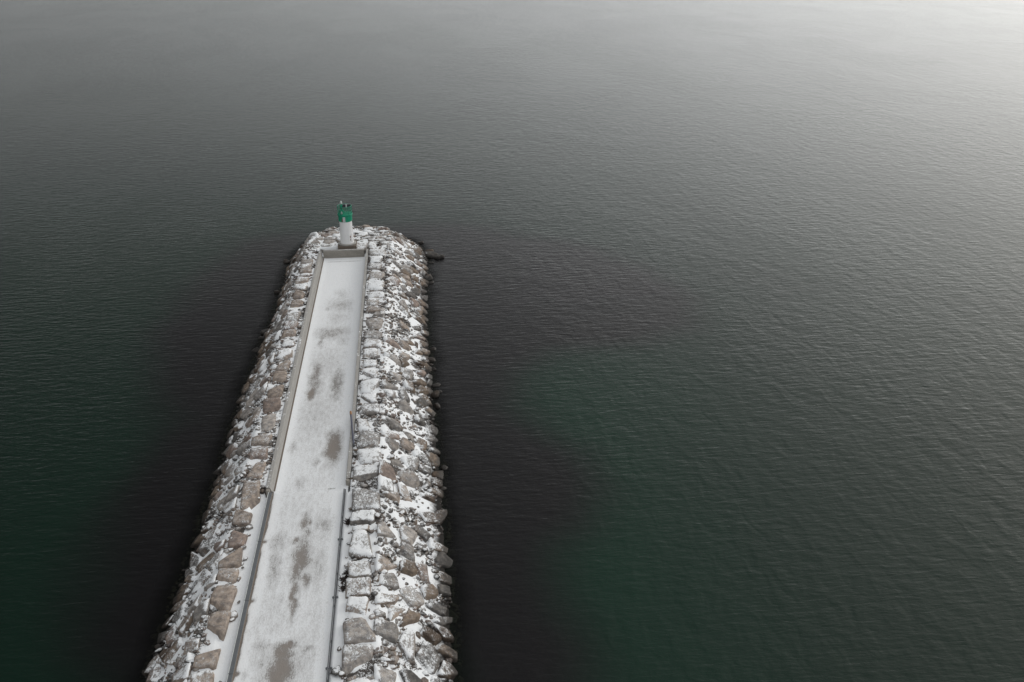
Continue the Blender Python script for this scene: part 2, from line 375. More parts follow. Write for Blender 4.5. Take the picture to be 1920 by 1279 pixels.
tag(link('path', npmesh('path', np.stack([X, Y, Z], -1).reshape(-1, 3), F, {'bare': bare.ravel(), 'earth': np.clip(earth, 0, 1).ravel()}), M_PATH), kind='structure')

# ------------------------------------------------------------------ water
def water_material():
    m, t, p, out = newmat('lake_water')
    cl = N(t, 'ShaderNodeAttribute', attribute_name='clear'); gr = N(t, 'ShaderNodeAttribute', attribute_name='green'); ch = N(t, 'ShaderNodeAttribute', attribute_name='chop')
    # three families of ripples
    A = tex(t, 1.0, 4, .52, pos(t, (.55, 1.75, 1), (0, 0, radians(4))), .35)
    B = tex(t, 1.0, 3, .50, pos(t, (.8, 2.8, 1), (0, 0, radians(-24))), .4)
    C = tex(t, 1.0, 1.5, .4, pos(t, (.75, .34, 1), (0, 0, radians(-16))), .5)
    D = tex(t, 3.4, 4, .6, pos(t, (.6, 1.1, 1), (0, 0, radians(10))))
    h = math_(t, 'ADD', math_(t, 'MULTIPLY', A, 1.0), math_(t, 'MULTIPLY', B, .45))
    h = math_(t, 'ADD', h, math_(t, 'MULTIPLY', D, .20))
    h = math_(t, 'ADD', h, math_(t, 'MULTIPLY', math_(t, 'MULTIPLY', C, ch.outputs['Fac']), .85))
    gust = tex(t, .035, 3, .55, pos(t, (1, .5, 1), (0, 0, .4)), .8); lee = N(t, 'ShaderNodeAttribute', attribute_name='lee')
    h = math_(t, 'MULTIPLY', h, math_(t, 'MULTIPLY', smooth(t, gust, .32, .68, .72, 1.10), lee.outputs['Fac']))
    n = bump(t, p, h, .100, .8)
    big = tex(t, .045, 4, .6, pos(t, (1, .6, 1)))
    green = math_(t, 'MULTIPLY', gr.outputs['Fac'], smooth(t, big, .25, .6, .85, 1.0))
    col = mixc(t, green, (.0064, .0058, .0064), (.0028, .0260, .0140))
    t.links.new(col, p.inputs['Base Color'])
    p.inputs['Roughness'].default_value = .13; p.inputs['IOR'].default_value = 1.333; p.inputs['Specular IOR Level'].default_value = .30
    tr = N(t, 'ShaderNodeBsdfTransparent'); tr.inputs[0].default_value = (.55, .62, .56, 1)
    mx = N(t, 'ShaderNodeMixShader'); t.links.new(math_(t, 'MULTIPLY', cl.outputs['Fac'], .75), mx.inputs[0])
    t.links.new(p.outputs[0], mx.inputs[1]); t.links.new(tr.outputs[0], mx.inputs[2]); t.links.new(mx.outputs[0], out.inputs[0])
    return m
def axis(lo, hi, step, far, k=1.35):
    a = list(np.arange(lo, hi+step*.5, step)); s = step; v = hi; r = []
    while v < far: s *= k; v += s; r.append(v)
    s = step; v = lo; l = []
    while v > -far: s *= k; v -= s; l.append(v)
    return np.array(l[::-1]+a+r)
xs = axis(-45, 60, .6, 6000); ys = axis(20, 150, .6, 6000)
X, Y = np.meshgrid(xs, ys)
d = sdist(np.vstack([[(-10.6, -300)], WL, [(10.2, -300)]]), X, Y)
clear = sst(d+1.2*(fbm(X*.5, Y*.5, 6.1, 3)-.5), 2.2, .0)
def blob(cx, cy, rx, ry): return np.exp(-((X-cx)/rx)**2-((Y-cy)/ry)**2)
g0 = unp(1135, 1080, WATER_Z); g1_ = unp(80, 950, WATER_Z); g2_ = unp(1150, 740, WATER_Z)
def zone(pts):                      # rocky, weedy bottom round the pier, outlined on the lake surface
    return np.array([unp(a, b, WATER_Z)[:2] for a, b in pts])
ZR = [(560, 455), (700, 425), (860, 425), (1060, 455), (1210, 500), (1300, 560), (1290, 610), (1180, 640), (1030, 655), (960, 700), (955, 760), (1010, 800), (1070, 850), (1100, 910), (1080, 980), (1025, 1030), (1020, 1090), (1060, 1160), (1075, 1230), (1070, 1400), (900, 1400)]
ZL = [(560, 440), (470, 455), (380, 520), (300, 620), (290, 720), (330, 790), (280, 860), (225, 930), (190, 1040), (165, 1150), (190, 1290), (150, 1400), (600, 1400)]
def inpoly(p, x, y):
    p = np.vstack([p, p[:1]]); return sdist(p, x, y)
wob_ = 3.2*(fbm(X*.16, Y*.16, 8.8, 4)-.5)
off = np.minimum(inpoly(zone(ZR), X, Y), inpoly(zone(ZL), X, Y))+wob_
deep = np.where(Y < 150, sst(off, -3.0, 4.5), 1.0)
green = .52+.42*blob(g0[0]+1, g0[1]+2, 9, 22)+.22*blob(g2_[0], g2_[1], 14, 16)+.02*blob(g1_[0], g1_[1], 14, 30)
green *= deep

chop = sst(X, 12, 26); lee_ = .72+.28*sst(d, 4, 20)
nx = len(xs); idx = np.arange(len(ys)*nx).reshape(len(ys), nx)
F = np.stack([idx[:-1, :-1], idx[:-1, 1:], idx[1:, 1:], idx[1:, :-1]], -1).reshape(-1, 4)
wat = link('water', npmesh('water', np.stack([X, Y, np.full_like(X, WATER_Z)], -1).reshape(-1, 3), F, {'clear': clear.ravel(), 'green': np.clip(green, 0, 1).ravel(), 'chop': chop.ravel(), 'lee': lee_.ravel()}), water_material())
tag(wat, kind='structure')

M_LAKE = paint('lakebed_silt', (.012, .014, .012), .9)
q = MB(); q.add([(-6500, -6500, -9), (6500, -6500, -9), (6500, 6500, -9), (-6500, 6500, -9)], [(0, 1, 2, 3)]); tag(q.build('lakebed', M_LAKE), kind='structure')

# ------------------------------------------------------------------ stones
import bmesh
def ico(n):
    bm = bmesh.new(); bmesh.ops.create_icosphere(bm, subdivisions=n, radius=1); bm.verts.ensure_lookup_table()
    V = np.array([v.co[:] for v in bm.verts]); V /= np.linalg.norm(V, axis=1)[:, None]
    F = np.array([[v.index for v in f.verts] for f in bm.faces]); bm.free(); return V, F
ICO = {k: ico(k) for k in (1, 2, 3, 4, 5)}
def stone_verts(planes, lod, p=14, seed=0, rough=1.0):
    """rounded intersection of half spaces (unit normal, distance) about the origin"""
    D, F = ICO[lod]; Nn = np.array([q[0] for q in planes]); h = np.maximum(np.array([q[1] for q in planes]), .06)
    r = (np.clip(D @ Nn.T/h, 0, None)**p).sum(1)**(-1.0/p)
    V = D*r[:, None]; s = float((r.mean()))
    o = np.array([seed*3.7 % 61, seed*1.9 % 53, seed*7.3 % 47])
    q = V/max(s, .2)
    nse = (fbm(q[:, 0]*1.6+o[0], q[:, 1]*1.6+o[1], q[:, 2]*1.6+o[2], 4)-.5)*.16*rough
    crag = np.abs(fbm(q[:, 0]*2.6+o[1], q[:, 1]*2.6+o[2], q[:, 2]*2.6+o[0], 3)-.5)
    nse = nse-crag*.16*rough
    return V*(1+nse)[:, None], F, D
TONES = {'tan': (.31, .268, .238), 'pale grey': (.34, .32, .305), 'grey': (.25, .24, .232), 'brown': (.175, .142, .115), 'dark brown': (.088, .067, .052), 'reddish': (.25, .205, .184), 'dark grey': (.125, .12, .116)}
def frame(n, yaw):
    a = np.array([cos(yaw), sin(yaw), 0]); a = a-n*(a@n); a /= np.linalg.norm(a); return a, np.cross(n, a)
STONES = []      # dict per stone, meshes are made later so that the nearest 300 can be told from the rest
def add_stone(c, n, side, up, down, tone, snow, lane, tilt=.1, p=14, rough=1.0, dark=1.0):
    STONES.append(dict(c=np.array(c, float), n=n, side=side, up=up, down=down, tone=tone, snow=snow, lane=lane, tilt=tilt, p=p, rough=rough, seed=len(STONES)+1, dark=dark))
def stone_geo(s, lod):
    R = np.random.default_rng(s['seed']); n = s['n']
    a, b = frame(n, R.uniform(0, 6.28)); tn = n+a*R.normal(0, s['tilt'])+b*R.normal(0, s['tilt']); tn /= np.linalg.norm(tn)
    pl = [(tn, s['up']), (-n, s['down'])]
    for (u, hgt) in s['side']:
        u = np.array(u)+n*R.uniform(.0, .22); u /= np.linalg.norm(u); pl.append((u, hgt))
    for k in range(1 if s['lane'].startswith('kerb') else 2):               # broken corners
        ph = R.uniform(0, 6.28); u = a*cos(ph)+b*sin(ph)+n*R.uniform(.4, 1.3); u /= np.linalg.norm(u)
        m = min(h for _, h in s['side']) if s['side'] else .5
        pl.append((u, (m*abs(u@a+0)+s['up']*.7)*R.uniform(.75, 1.1)*.8+.1))
    V, F, D = stone_verts(pl, lod, s['p'], s['seed'], s['rough'])
    hh = V @ n; rad = np.linalg.norm(V-np.outer(hh, n), axis=1); rim = sst(rad/np.percentile(rad, 97), .62, .98)
    tone = np.array(TONES[s['tone']])*R.uniform(.82, 1.15)*s['dark']*np.array([1.0, .99, .975])
    A = np.zeros((len(V), 4)); A[:, :3] = tone; A[:, 3] = s['snow']
    return V, F, A, rim

# rows of big flat stones beside the path, traced: (y far, y near, x inner, x outer) in picture pixels
LK = [(488, 496), (496.5, 504), (504.5, 512.5), (514, 520), (521, 532), (534, 544), (545, 560), (562, 579), (581, 602), (603, 616), (617, 632), (635, 649), (653, 673), (675, 693), (696, 714), (716, 743), (746, 771), (774, 803), (810, 830), (833, 861), (864, 891), (898, 947), (949, 977),
      (980, 1018), (1021, 1056), (1058, 1084), (1087, 1135), (1138, 1190), (1193, 1239), (1244, 1290), (1295, 1350)]
RK = [(470, 482), (483, 494), (496, 506), (507, 523), (525, 545), (548, 560), (561, 574), (576, 586), (587, 594), (595, 619), (621, 637), (638, 653), (655, 671), (673, 688), (693, 712), (714, 738), (740, 757), (759, 776), (783, 809), (811, 839), (841, 870), (873, 909), (915, 957), (958, 981), (986, 996),
      (998, 1043), (1046, 1082), (1085, 1117), (1120, 1157), (1160, 1205), (1208, 1268), (1272, 1330)]
def kerb_row(rows, side):
    for i, (a, b) in enumerate(rows):
        xpix = 560 if side < 0 else 680
        y1 = unp(xpix, a, 0)[1]; y0 = unp(xpix, b, 0)[1]
        for _ in range(2):
            z = float(crestz((y0+y1)/2))+.15
            y1 = unp(xpix, a, z)[1]; y0 = unp(xpix, b, z)[1]
        yc = (y0+y1)/2; L = (y1-y0)/2; R = np.random.default_rng(100+i+(50 if side > 0 else 0))
        if L < .25: L = .25
        if side < 0: xin = 3.66+(.20 if yc < 60 else 0)+R.uniform(-.06, .12); xo = xin+R.uniform(1.25, 1.7)
        else: xin = 3.55+R.uniform(-.05, .12); xo = xin+R.uniform(1.45, 2.3)
        xc = side*(xin+xo)/2; wd = (xo-xin)/2
        rz = R.uniform(-.12, .12)
        ex = np.array([cos(rz), sin(rz), 0]); ey = np.array([-sin(rz+R.uniform(-.12, .12)), cos(rz), 0])
        sd = [(ex, wd), (-ex, wd*R.uniform(.9, 1.05)), (ey, L-.01), (-ey, L-.01)]
        for _k in range(2):
            ph = R.choice([.25, .75, 1.25, 1.75])*pi+R.uniform(-.3, .3); sd.append((np.array([cos(ph), sin(ph), 0]), (wd*abs(cos(ph))+L*abs(sin(ph)))*R.uniform(.80, .95)))
        n = np.array([side*R.uniform(0, .06), 0, 1.0]); n /= np.linalg.norm(n)
        if side < 0: tone = random.choice(['tan', 'tan', 'pale grey', 'reddish']); snow = R.uniform(-.55, -.12) if yc < 85 else R.uniform(-.5, .35)
        else: tone = random.choice(['pale grey', 'pale grey', 'grey', 'tan']); snow = R.uniform(-.25, .22)
        add_stone((xc, yc, float(crestz(yc))+.02), n, sd, .31+R.uniform(-.04, .06), .5, tone, snow, 'kerb L' if side < 0 else 'kerb R', .03, 40, .45)
kerb_row(LK, -1); kerb_row(RK, 1)

# slope lanes: fraction between crest line and waterline
def along(poly):
    seg = np.hypot(*np.diff(poly, axis=0).T); return np.concatenate([[0], np.cumsum(seg)])
SEEDS = []
def lane_pts(frac, step, jit, lane, R, miss):
    # walk the line that lies `frac` of the way from the crest line to the waterline
    cl = along(CR); T = np.linspace(0, cl[-1], 1600)
    cx = np.interp(T, cl, CR[:, 0]); cy = np.interp(T, cl, CR[:, 1])
    # nearest waterline point for every crest point, through matching by normals
    wl = along(WL); U = np.linspace(0, wl[-1], 3000); wx = np.interp(U, wl, WL[:, 0]); wy = np.interp(U, wl, WL[:, 1])
    P = []
    last = 0
    for a, b in zip(cx, cy):
        if b < 24: continue
        dd = (wx-a)**2+(wy-b)**2; k = int(np.argmin(dd)); P.append((a+(wx[k]-a)*frac, b+(wy[k]-b)*frac))
    P = np.array(P); P[:, 0] = np.convolve(np.pad(P[:, 0], 30, 'edge'), np.ones(61)/61, 'valid'); P[:, 1] = np.convolve(np.pad(P[:, 1], 30, 'edge'), np.ones(61)/61, 'valid')
    al = along(P); s = 0
    while s < al[-1]:
        s += step*R.uniform(.62, 1.42)
        x = np.interp(s, al, P[:, 0])+R.normal(0, jit); y = np.interp(s, al, P[:, 1])+R.normal(0, jit*.7)
        sidename = 'head' if y > 122 else ('L' if x < 0 else 'R')
        SEEDS.append((x, y, lane, sidename, R.random() < miss, frac))
R = np.random.default_rng(77)
lane_pts(.16, 1.7, .16, 'top', R, .42)
lane_pts(.46, 2.15, .26, 'middle', R, .10)
lane_pts(.76, 2.0, .24, 'lower', R, .08)
lane_pts(.95, 1.8, .12, 'waterline', R, .10)
# top of the round head, behind the lighthouse
for gy in np.arange(120.4, 128.2, 1.35):
    for gx in np.arange(-4.6, 6.3, 1.75):
        x = gx+R.uniform(-.3, .3)+(.8 if int(gy) % 2 else 0); y = gy+R.uniform(-.2, .2)
        if float(sdist(CR, x, y)) > -.3: continue
        if abs(x-.4) < 1.9 and y < 122.0: continue
        SEEDS.append((x, y, 'crown', 'head', R.random() < .08, 0))
SP = np.array([(s[0], s[1], float(ground(s[0], s[1]))) for s in SEEDS])
WGT = R.uniform(.8, 1.25, len(SEEDS))
for i, (x, y, lane, sd_, miss, frac) in enumerate(SEEDS):
    if miss: continue
    c = SP[i]; n = gnormal(x, y); Rr = np.random.default_rng(1000+i)
    d = SP-c; d2 = (d**2).sum(1); order = np.argsort(d2)[1:12]
    side = []
    gap = Rr.uniform(.0, .07)
    for j in order:
        v = d[j]-n*(d[j]@n); L = np.linalg.norm(v)
        if L > 4.5: continue
        side.append((v/L, L*WGT[i]/(WGT[i]+WGT[j])-gap))
    mx = 1.6
    for k in range(6):
        ph = k*pi/3+Rr.uniform(0, 1); a, b = frame(n, 0); side.append((a*cos(ph)+b*sin(ph), mx*Rr.uniform(.72, 1.1)))
    if lane in ('top', 'middle') and sd_ != 'head':       # keep clear of the flat row
        sg = 1 if x > 0 else -1; lim = (5.55 if sg > 0 else 5.35)
        side.append((np.array([-sg, 0, 0.]), max(abs(x)-lim, .2)))
    hs_ = [h for _, h in side]
    up = Rr.uniform(.20, .40); tilt = .10; dark = 1.0
    if lane == 'waterline': tone = Rr.choice(['brown', 'dark brown', 'brown', 'dark grey']); snow = Rr.uniform(-.6, .1); up = Rr.uniform(.2, .36)
    if lane == 'waterline':
        e_ = .3; o_ = np.array([float(sdist(WL, x+e_, y)-sdist(WL, x-e_, y)), float(sdist(WL, x, y+e_)-sdist(WL, x, y-e_)), -.45]); o_ /= np.linalg.norm(o_); side.append((o_, Rr.uniform(.5, .85)))
    if lane == 'waterline': pass
    elif lane == 'lower': tone = Rr.choice(['brown', 'dark brown', 'reddish', 'brown', 'dark grey']); snow = Rr.uniform(-.35, .2)
    elif lane == 'middle': tone = Rr.choice(['tan', 'grey', 'brown', 'pale grey', 'brown', 'dark grey']); snow = Rr.uniform(-.4, .3)
    else: tone = Rr.choice(['tan', 'grey', 'pale grey', 'reddish']); snow = Rr.uniform(-.35, .35)
    if lane == 'crown': up = .22; tilt = .06
    if sd_ == 'L': snow += .08
    cz = c-n*.02
    add_stone(cz, n, side, up, .55, str(tone), float(snow), lane+' '+sd_, tilt, 16 if lane == 'waterline' else 44, .6, dark)
# rocks standing in the water off the toe (picture position, half size)
OFF = [(811, 479, 1.2, .42), (821, 483, .9, .34), (803, 474, .9, .45), (808, 492, .5, .1), (801, 524, .8, .35), (795, 516, .7, .35), (808, 530, .5, .15), (812, 655, .45, .1), (806, 676, .6, .25), (812, 693, .4, .15), (819, 722, .5, .15), (823, 735, .4, .12), (814, 740, .7, .3), (833, 878, .4, .14), (818, 762, .6, .2),
       (497, 622, .8, .25), (493, 634, .8, .15), (481, 656, .6, .15), (787, 455, .6, .12), (536, 492, .6, .25), (520, 548, .6, .25), (836, 1032, .5, -.05), (845, 1150, .6, -.12), (842, 1065, .6, -.10), (838, 955, .5, -.05)]
for i, (a, b, r, h) in enumerate(OFF):
    c = unp(a, b, WATER_Z); Rr = np.random.default_rng(3000+i); c[2] = WATER_Z-.2; sd = []
    for k in range(6):
        ph = k*pi/3+Rr.uniform(-.4, .4); sd.append((np.array([cos(ph), sin(ph), 0]), r*Rr.uniform(.7, 1.1)))
    add_stone(c, np.array([0, 0, 1.]), sd, h+.2, .9, str(Rr.choice(['dark brown', 'dark grey'])), -.5, 'offshore', .2, 10, 1.2, .6)

# size in the picture decides which stones are individuals
for s in STONES: s['d'] = depth(s['c']); s['vis'] = inframe(s['c']) and not (s['lane'].startswith(('lower head', 'waterline head')) and s['c'][1] > 131)
special = [s for s in STONES if s['vis'] and s['lane'] == 'offshore']
cand = sorted([s for s in STONES if s['vis'] and s['lane'] != 'offshore'], key=lambda s: s['d'])
IND = cand[:300-len(special)]+special; ids = {id(s) for s in IND}
REST = [s for s in STONES if id(s) not in ids]
ORD = {1: 'first', 2: 'second', 3: 'third', 4: 'fourth', 5: 'fifth', 6: 'sixth', 7: 'seventh', 8: 'eighth', 9: 'ninth', 10: 'tenth'}
def ordinal(n):
    if n in ORD: return ORD[n]
    return f"{n}{'th' if 10 <= n % 100 <= 20 else {1: 'st', 2: 'nd', 3: 'rd'}.get(n % 10, 'th')}"
LANES = {'kerb L': ('row beside the left kerb', 'flat stones in the row beside the left kerb'), 'kerb R': ('row beside the right kerb', 'flat stones in the row beside the right kerb')}
for side, w in (('L', 'left'), ('R', 'right')):
    LANES['top '+side] = (f'top row of the {w} slope', f'stones in the top row of the {w} slope')
    LANES['middle '+side] = (f'second row down the {w} slope', f'stones in the second row down the {w} slope')
    LANES['lower '+side] = (f'third row down the {w} slope', f'stones in the third row down the {w} slope')
    LANES['waterline '+side] = (f'waterline row of the {w} slope', f'stones in the waterline row of the {w} slope')
for k in ('top', 'middle', 'lower', 'waterline', 'crown'):
    LANES[k+' head'] = ('row round the pier head', 'stones round the pier head')
bylane = {}
for s in IND: bylane.setdefault(s['lane'], []).append(s)
for lane, ss in bylane.items():
    ss.sort(key=lambda s: s['c'][1])
    for k, s in enumerate(ss):
        sn = 'sparsely dusted' if s['snow'] < -.22 else ('snow-dusted' if s['snow'] < .1 else 'snowy')
        if lane == 'offshore':
            w = 'right' if s['c'][0] > 0 else 'left'
            same = [q for q in ss if (q['c'][0] > 0) == (s['c'][0] > 0)]; kk = same.index(s)+1
            s['label'] = f"wet dark rock in the water off the {w} slope, {ordinal(kk)} from the near end"; s['group'] = 'dark rocks in the water off the slopes'; s['name'] = 'wet_rock'; s['cat'] = 'rock'
        elif lane.startswith('kerb'):
            s['label'] = f"flat {sn} {s['tone']} stone, {ordinal(k+1)} from near end of {LANES[lane][0]}"; s['group'] = LANES[lane][1]; s['name'] = 'flat_stone'; s['cat'] = 'stone'
        else:
            s['label'] = f"{sn} {s['tone']} boulder, {ordinal(k+1)} from near end of {LANES[lane][0]}"; s['group'] = LANES[lane][1]; s['name'] = 'armour_boulder'; s['cat'] = 'boulder'
for s in IND:
    V, F, A, rim = stone_geo(s, 4 if s['d'] < 75 else 3)
    o = link(s['name'], npmesh(s['name'], V, F, {'tone': A, 'rim': rim}), M_ROCK); o.location = s['c']
    tag(o, s['label'], s['cat'], s['group'])
def merged(name, lst):
    VV = []; FF = []; AA = []; RR = []; k = 0
    for (V, F, A, r) in lst: VV.append(V); FF.append(F+k); AA.append(A); RR.append(r); k += len(V)
    return link(name, npmesh(name, np.vstack(VV), np.vstack(FF), {'tone': np.vstack(AA), 'rim': np.concatenate(RR)}), M_ROCK)
L_ = []
for s in REST:
    V, F, A, r = stone_geo(s, 3); L_.append((V+s['c'], F, A, r))
tag(merged('far_boulders', L_), 'snowy armour stones of the far slopes and round pier head', 'boulders', kind='stuff')

# rubble between the big stones
R = np.random.default_rng(9)
NB = 34000
bx = R.uniform(-11.5, 12.5, NB); by = R.uniform(30, 135.5, NB); br = .075+.12*R.random(NB)**1.6*np.where(R.random(NB) < .16, R.uniform(1.3, 2.1, NB), 1)
band = (bx > 5.3) & (bx < 6.9); br = np.where(band, br*1.15, br)
dw = sdist(WL, bx, by); dc = sdist(CR, bx, by); gz = ground(bx, by)
keep = (dw < .9) & ~((np.abs(bx) < 3.45) & (by < 120)) & ~((np.abs(bx) < 4.2) & (bx < 0) & (by < 62) & (R.random(NB) < .93)) & ~((bx > 0) & (bx < 3.7) & (by < 62) & (R.random(NB) < .9)) & ~((np.hypot(bx-.4, by-119.8) < 1.7))
bx, by, br, gz, dw = [a[keep] for a in (bx, by, br, gz, dw)]
inside = np.zeros(len(bx), bool); P = np.stack([bx, by, gz], -1)
for s in STONES:
    q = np.where(np.abs(by-s['c'][1]) < 2.2)[0]
    if not len(q): continue
    v = P[q]-s['c']; ok = np.ones(len(q), bool)
    for (u, h) in s['side']: ok &= (v @ np.array(u)) < h-.07
    inside[q[ok & (np.linalg.norm(v, axis=1) < 1.7)]] = True
L_ = []
PROTO = {}
for q_ in range(48):
    Rr = np.random.default_rng(500+q_); pl = []
    for k in range(13):
        v = Rr.normal(0, 1, 3); v /= np.linalg.norm(v); pl.append((v, Rr.uniform(.55, 1.0)))
    pl += [(np.array([0, 0, 1.]), .6), (np.array([0, 0, -1.]), .8)]
    for lod in (1, 2): PROTO[q_, lod] = stone_verts(pl, lod, 16, q_, .6)[0]
sel = np.where(~inside)[0]
for i in sel:
    Rr = np.random.default_rng(20000+int(i)); r = br[i]; lod = 2 if by[i] < 70 else 1
    D, F = ICO[lod]; sc = np.array([r*Rr.uniform(.8, 1.5), r*Rr.uniform(.8, 1.4), r*Rr.uniform(.55, .9)])
    V = PROTO[int(i) % 48, lod]*sc*1.15; a = Rr.uniform(0, 6.28); ca, sa = cos(a), sin(a)
    V = V @ np.array([[ca, sa, 0], [-sa, ca, 0], [0, 0, 1]])
    A = np.zeros((len(V), 4)); A[:, :3] = np.array(TONES[Rr.choice(['grey', 'tan', 'pale grey', 'brown', 'dark grey', 'reddish'])])*Rr.uniform(.6, 1.05)*(.6 if dw[i] > -1.2 else 1); A[:, 3] = Rr.uniform(-.45, .35)
    L_.append((V+P[i]+np.array([0, 0, +.02+Rr.uniform(-.06, .12)]), F, A, np.zeros(len(V))))
print('stones', len(STONES), 'in view', len(cand)+len(special), 'rubble', len(L_))
tag(merged('rubble', L_), 'small snowy rubble filling the gaps between the big stones', 'rubble', kind='stuff')

# ------------------------------------------------------------------ parapet walls, kerb rails
def wall_mesh(side, y0, y1):
    # profile inside -> outside, swept along Y with the top falling towards the near end
    mb = MB(); ys = list(np.linspace(y0, y1, 24)); V = []; F = []
    for y in ys:
        t = float(walltop(y)); x = 2.86; k_ = 1.0 if side < 0 else .2
        pr = [(x+.10-.20*k_, -.3), (x+.10-.20*k_, .12), (x+.12-.10*k_, .20), (x+.14-.02*k_, t-.03), (x+.16-.01*k_, t), (x+.41, t), (x+.44, t-.03), (x+.47, -.3)]
        V += [(side*a, y, b) for a, b in pr]
    m = 8
    for k in range(len(ys)-1):
        for i in range(m-1): F.append((k*m+i, k*m+i+1, (k+1)*m+i+1, (k+1)*m+i))
    F.append(tuple(range(m))); F.append(tuple((len(ys)-1)*m+i for i in range(m)))
    mb.add(V, F); return mb
YE = 117.9
for side, nm in ((-1, 'left'), (1, 'right')):
    y0 = 62.3 if side < 0 else 63.0
    o = wall_mesh(side, y0, YE).build('parapet_wall', M_CONC); bm = bmesh.new(); bm.from_mesh(o.data); bmesh.ops.recalc_face_normals(bm, faces=bm.faces); bm.to_mesh(o.data); bm.free()
    tag(o, f'long low concrete parapet wall along the {nm} edge of the snowy path', 'wall', 'parapet walls of the path')
    if side < 0:
      f = MB(); f.box(side*2.70-.06, side*2.70+.06, y0+.15, YE-.5, -.3, .10); f.build('wall_footing', M_FOOT, o)
    b = MB(); b.lathe([(.17, -.2), (.17, float(walltop(y0))-.08), (.13, float(walltop(y0))-.02)], 20, (side*3.12, y0-.26, 0)); b.build('end_post', M_CONC2, o, True)
e = MB(); e.box(-2.73, 2.73, YE-.32, YE+.12, -.3, 1.00, .03)
ew = e.build('end_wall', M_CONC2); tag(ew, 'stained concrete wall closing the far end of the path below the lighthouse', 'wall')
c_ = MB(); c_.box(-2.72, 2.72, YE-.30, YE+.12, 1.003, 1.07, .02); c_.build('coping', M_CONC, ew)

def kerb(side):
    nm = 'left' if side < 0 else 'right'; y0, y1 = 20.0, 61.9
    root = bpy.data.objects.new('kerb_rail', None); COL.objects.link(root); root.location = (side*2.9, 0, 0)
    if side < 0:
        tag(root, 'broad grey steel capped kerb along the left edge of the near path', 'kerb', 'low kerb rails of the near path')
        a = MB(); a.box(-.10, .12, y0, y1, -.2, .30, .02); a.build('kerb_beam', M_FOOT, root)
        joints = [y0]+[unp(470, p, .3)[1] for p in (1262, 1127, 1018)]+[y1]
        joints = sorted(joints)
        for k in range(len(joints)-1):
            q = MB(); q.box(-.18, .13, joints[k]+.01, joints[k+1]-.01, .303, .36, .02); q.build('steel_cap', M_STEEL, root)
            r_ = MB(); r_.tube([(-.16, joints[k]+.03, .385), (-.16, joints[k+1]-.03, .385)], .035, 8); r_.build('edge_highlight', M_PALE, root, True)  # pale strip stands in for the highlight along the cap's left edge
    else:
        tag(root, 'slim dark steel double pipe rail along the right edge of the near path', 'kerb', 'low kerb rails of the near path')
        joints = sorted([y0, 37.0]+[unp(640, p, .2)[1] for p in (1250, 1118, 1010)]+[y1])
        for k in range(len(joints)-1):
            q = MB(); q.tube([(-.04, joints[k]+.01, .24), (-.04, joints[k+1]-.01, .24)], .042, 12); q.build('pipe', M_STEEL, root, True)
            q = MB(); q.tube([(.055, joints[k]+.01, .19), (.055, joints[k+1]-.01, .19)], .045, 12); q.build('pipe', M_DARKST, root, True)
            q = MB()
            for dx in (-.12, .15):
                q.lathe([(.05, .08), (.075, .10), (.075, .19), (.04, .22)], 12, (dx, joints[k], 0))
            q.box(-.14, .17, joints[k]-.03, joints[k]+.03, .10, .15); q.build('clamp', M_STEEL, root)
        for y in np.arange(22, 61, 3.3):
            q = MB(); q.box(-.05, .06, y-.06, y+.06, -.2, .11); q.build('post', M_DARKST, root)
kerb(-1); kerb(1)

# pole leaning over the right parapet
a = unp(657.5, 772, .95); b = unp(663.5, 836, .62)
a = np.array(a); b = np.array(b)
rt_ = bpy.data.objects.new('pole', None); COL.objects.link(rt_); rt_.location = b
tag(rt_, 'slate blue pole with an orange tip lying across the right parapet wall', 'pole')
v = a-b; u = v/np.linalg.norm(v)
q = MB(); q.tube([(0, 0, 0), tuple(v-u*.55)], .085, 12); q.build('shaft', M_BLUE, rt_, True)
q = MB(); q.tube([tuple(v-u*.55), tuple(v)], .095, 12); q.build('tip', M_ORANGE, rt_, True)
q = MB(); q.tube([tuple(u*-.05), tuple(u*.25)], .10, 12); q.build('end_cap', M_DARKST, rt_, True)

# twiggy dead weeds on the snow by the right kerb
def twigs(pxs, h, n, seed, label):
    Rr = random.Random(seed); c = unp(*pxs, .12); q = MB()
    for k in range(n):
        y = Rr.uniform(-h, h); x = Rr.gauss(0, .08)+.10*sin(y*3); a = Rr.uniform(0, 6.28); pts = [Vector((x, y, -.06))]
        d = Vector((cos(a)*.4, sin(a)*.9, .5))
        for s_ in range(4):
            pts.append(pts[-1]+d*Rr.uniform(.06, .13)); d += Vector((Rr.gauss(0, .35), Rr.gauss(0, .35), Rr.gauss(-.12, .2)))
        q.tube(pts, [.035, .032, .03, .022, .012], 5)
    o = q.build('dead_weed', M_TWIG); o.location = c
    tag(o, label, 'weed', 'dead weeds on the snow beside the right kerb')
twigs((648, 1082), .55, 70, 1, 'dark dead weed clump on the snow right of the pipe rail, tallest of three')
twigs((644, 1103), .30, 36, 2, 'thin dark dead weed sprig just below the tallest clump')
twigs((652, 979), .28, 40, 4, 'dark dead weed tuft beside the right kerb, farthest from the camera')

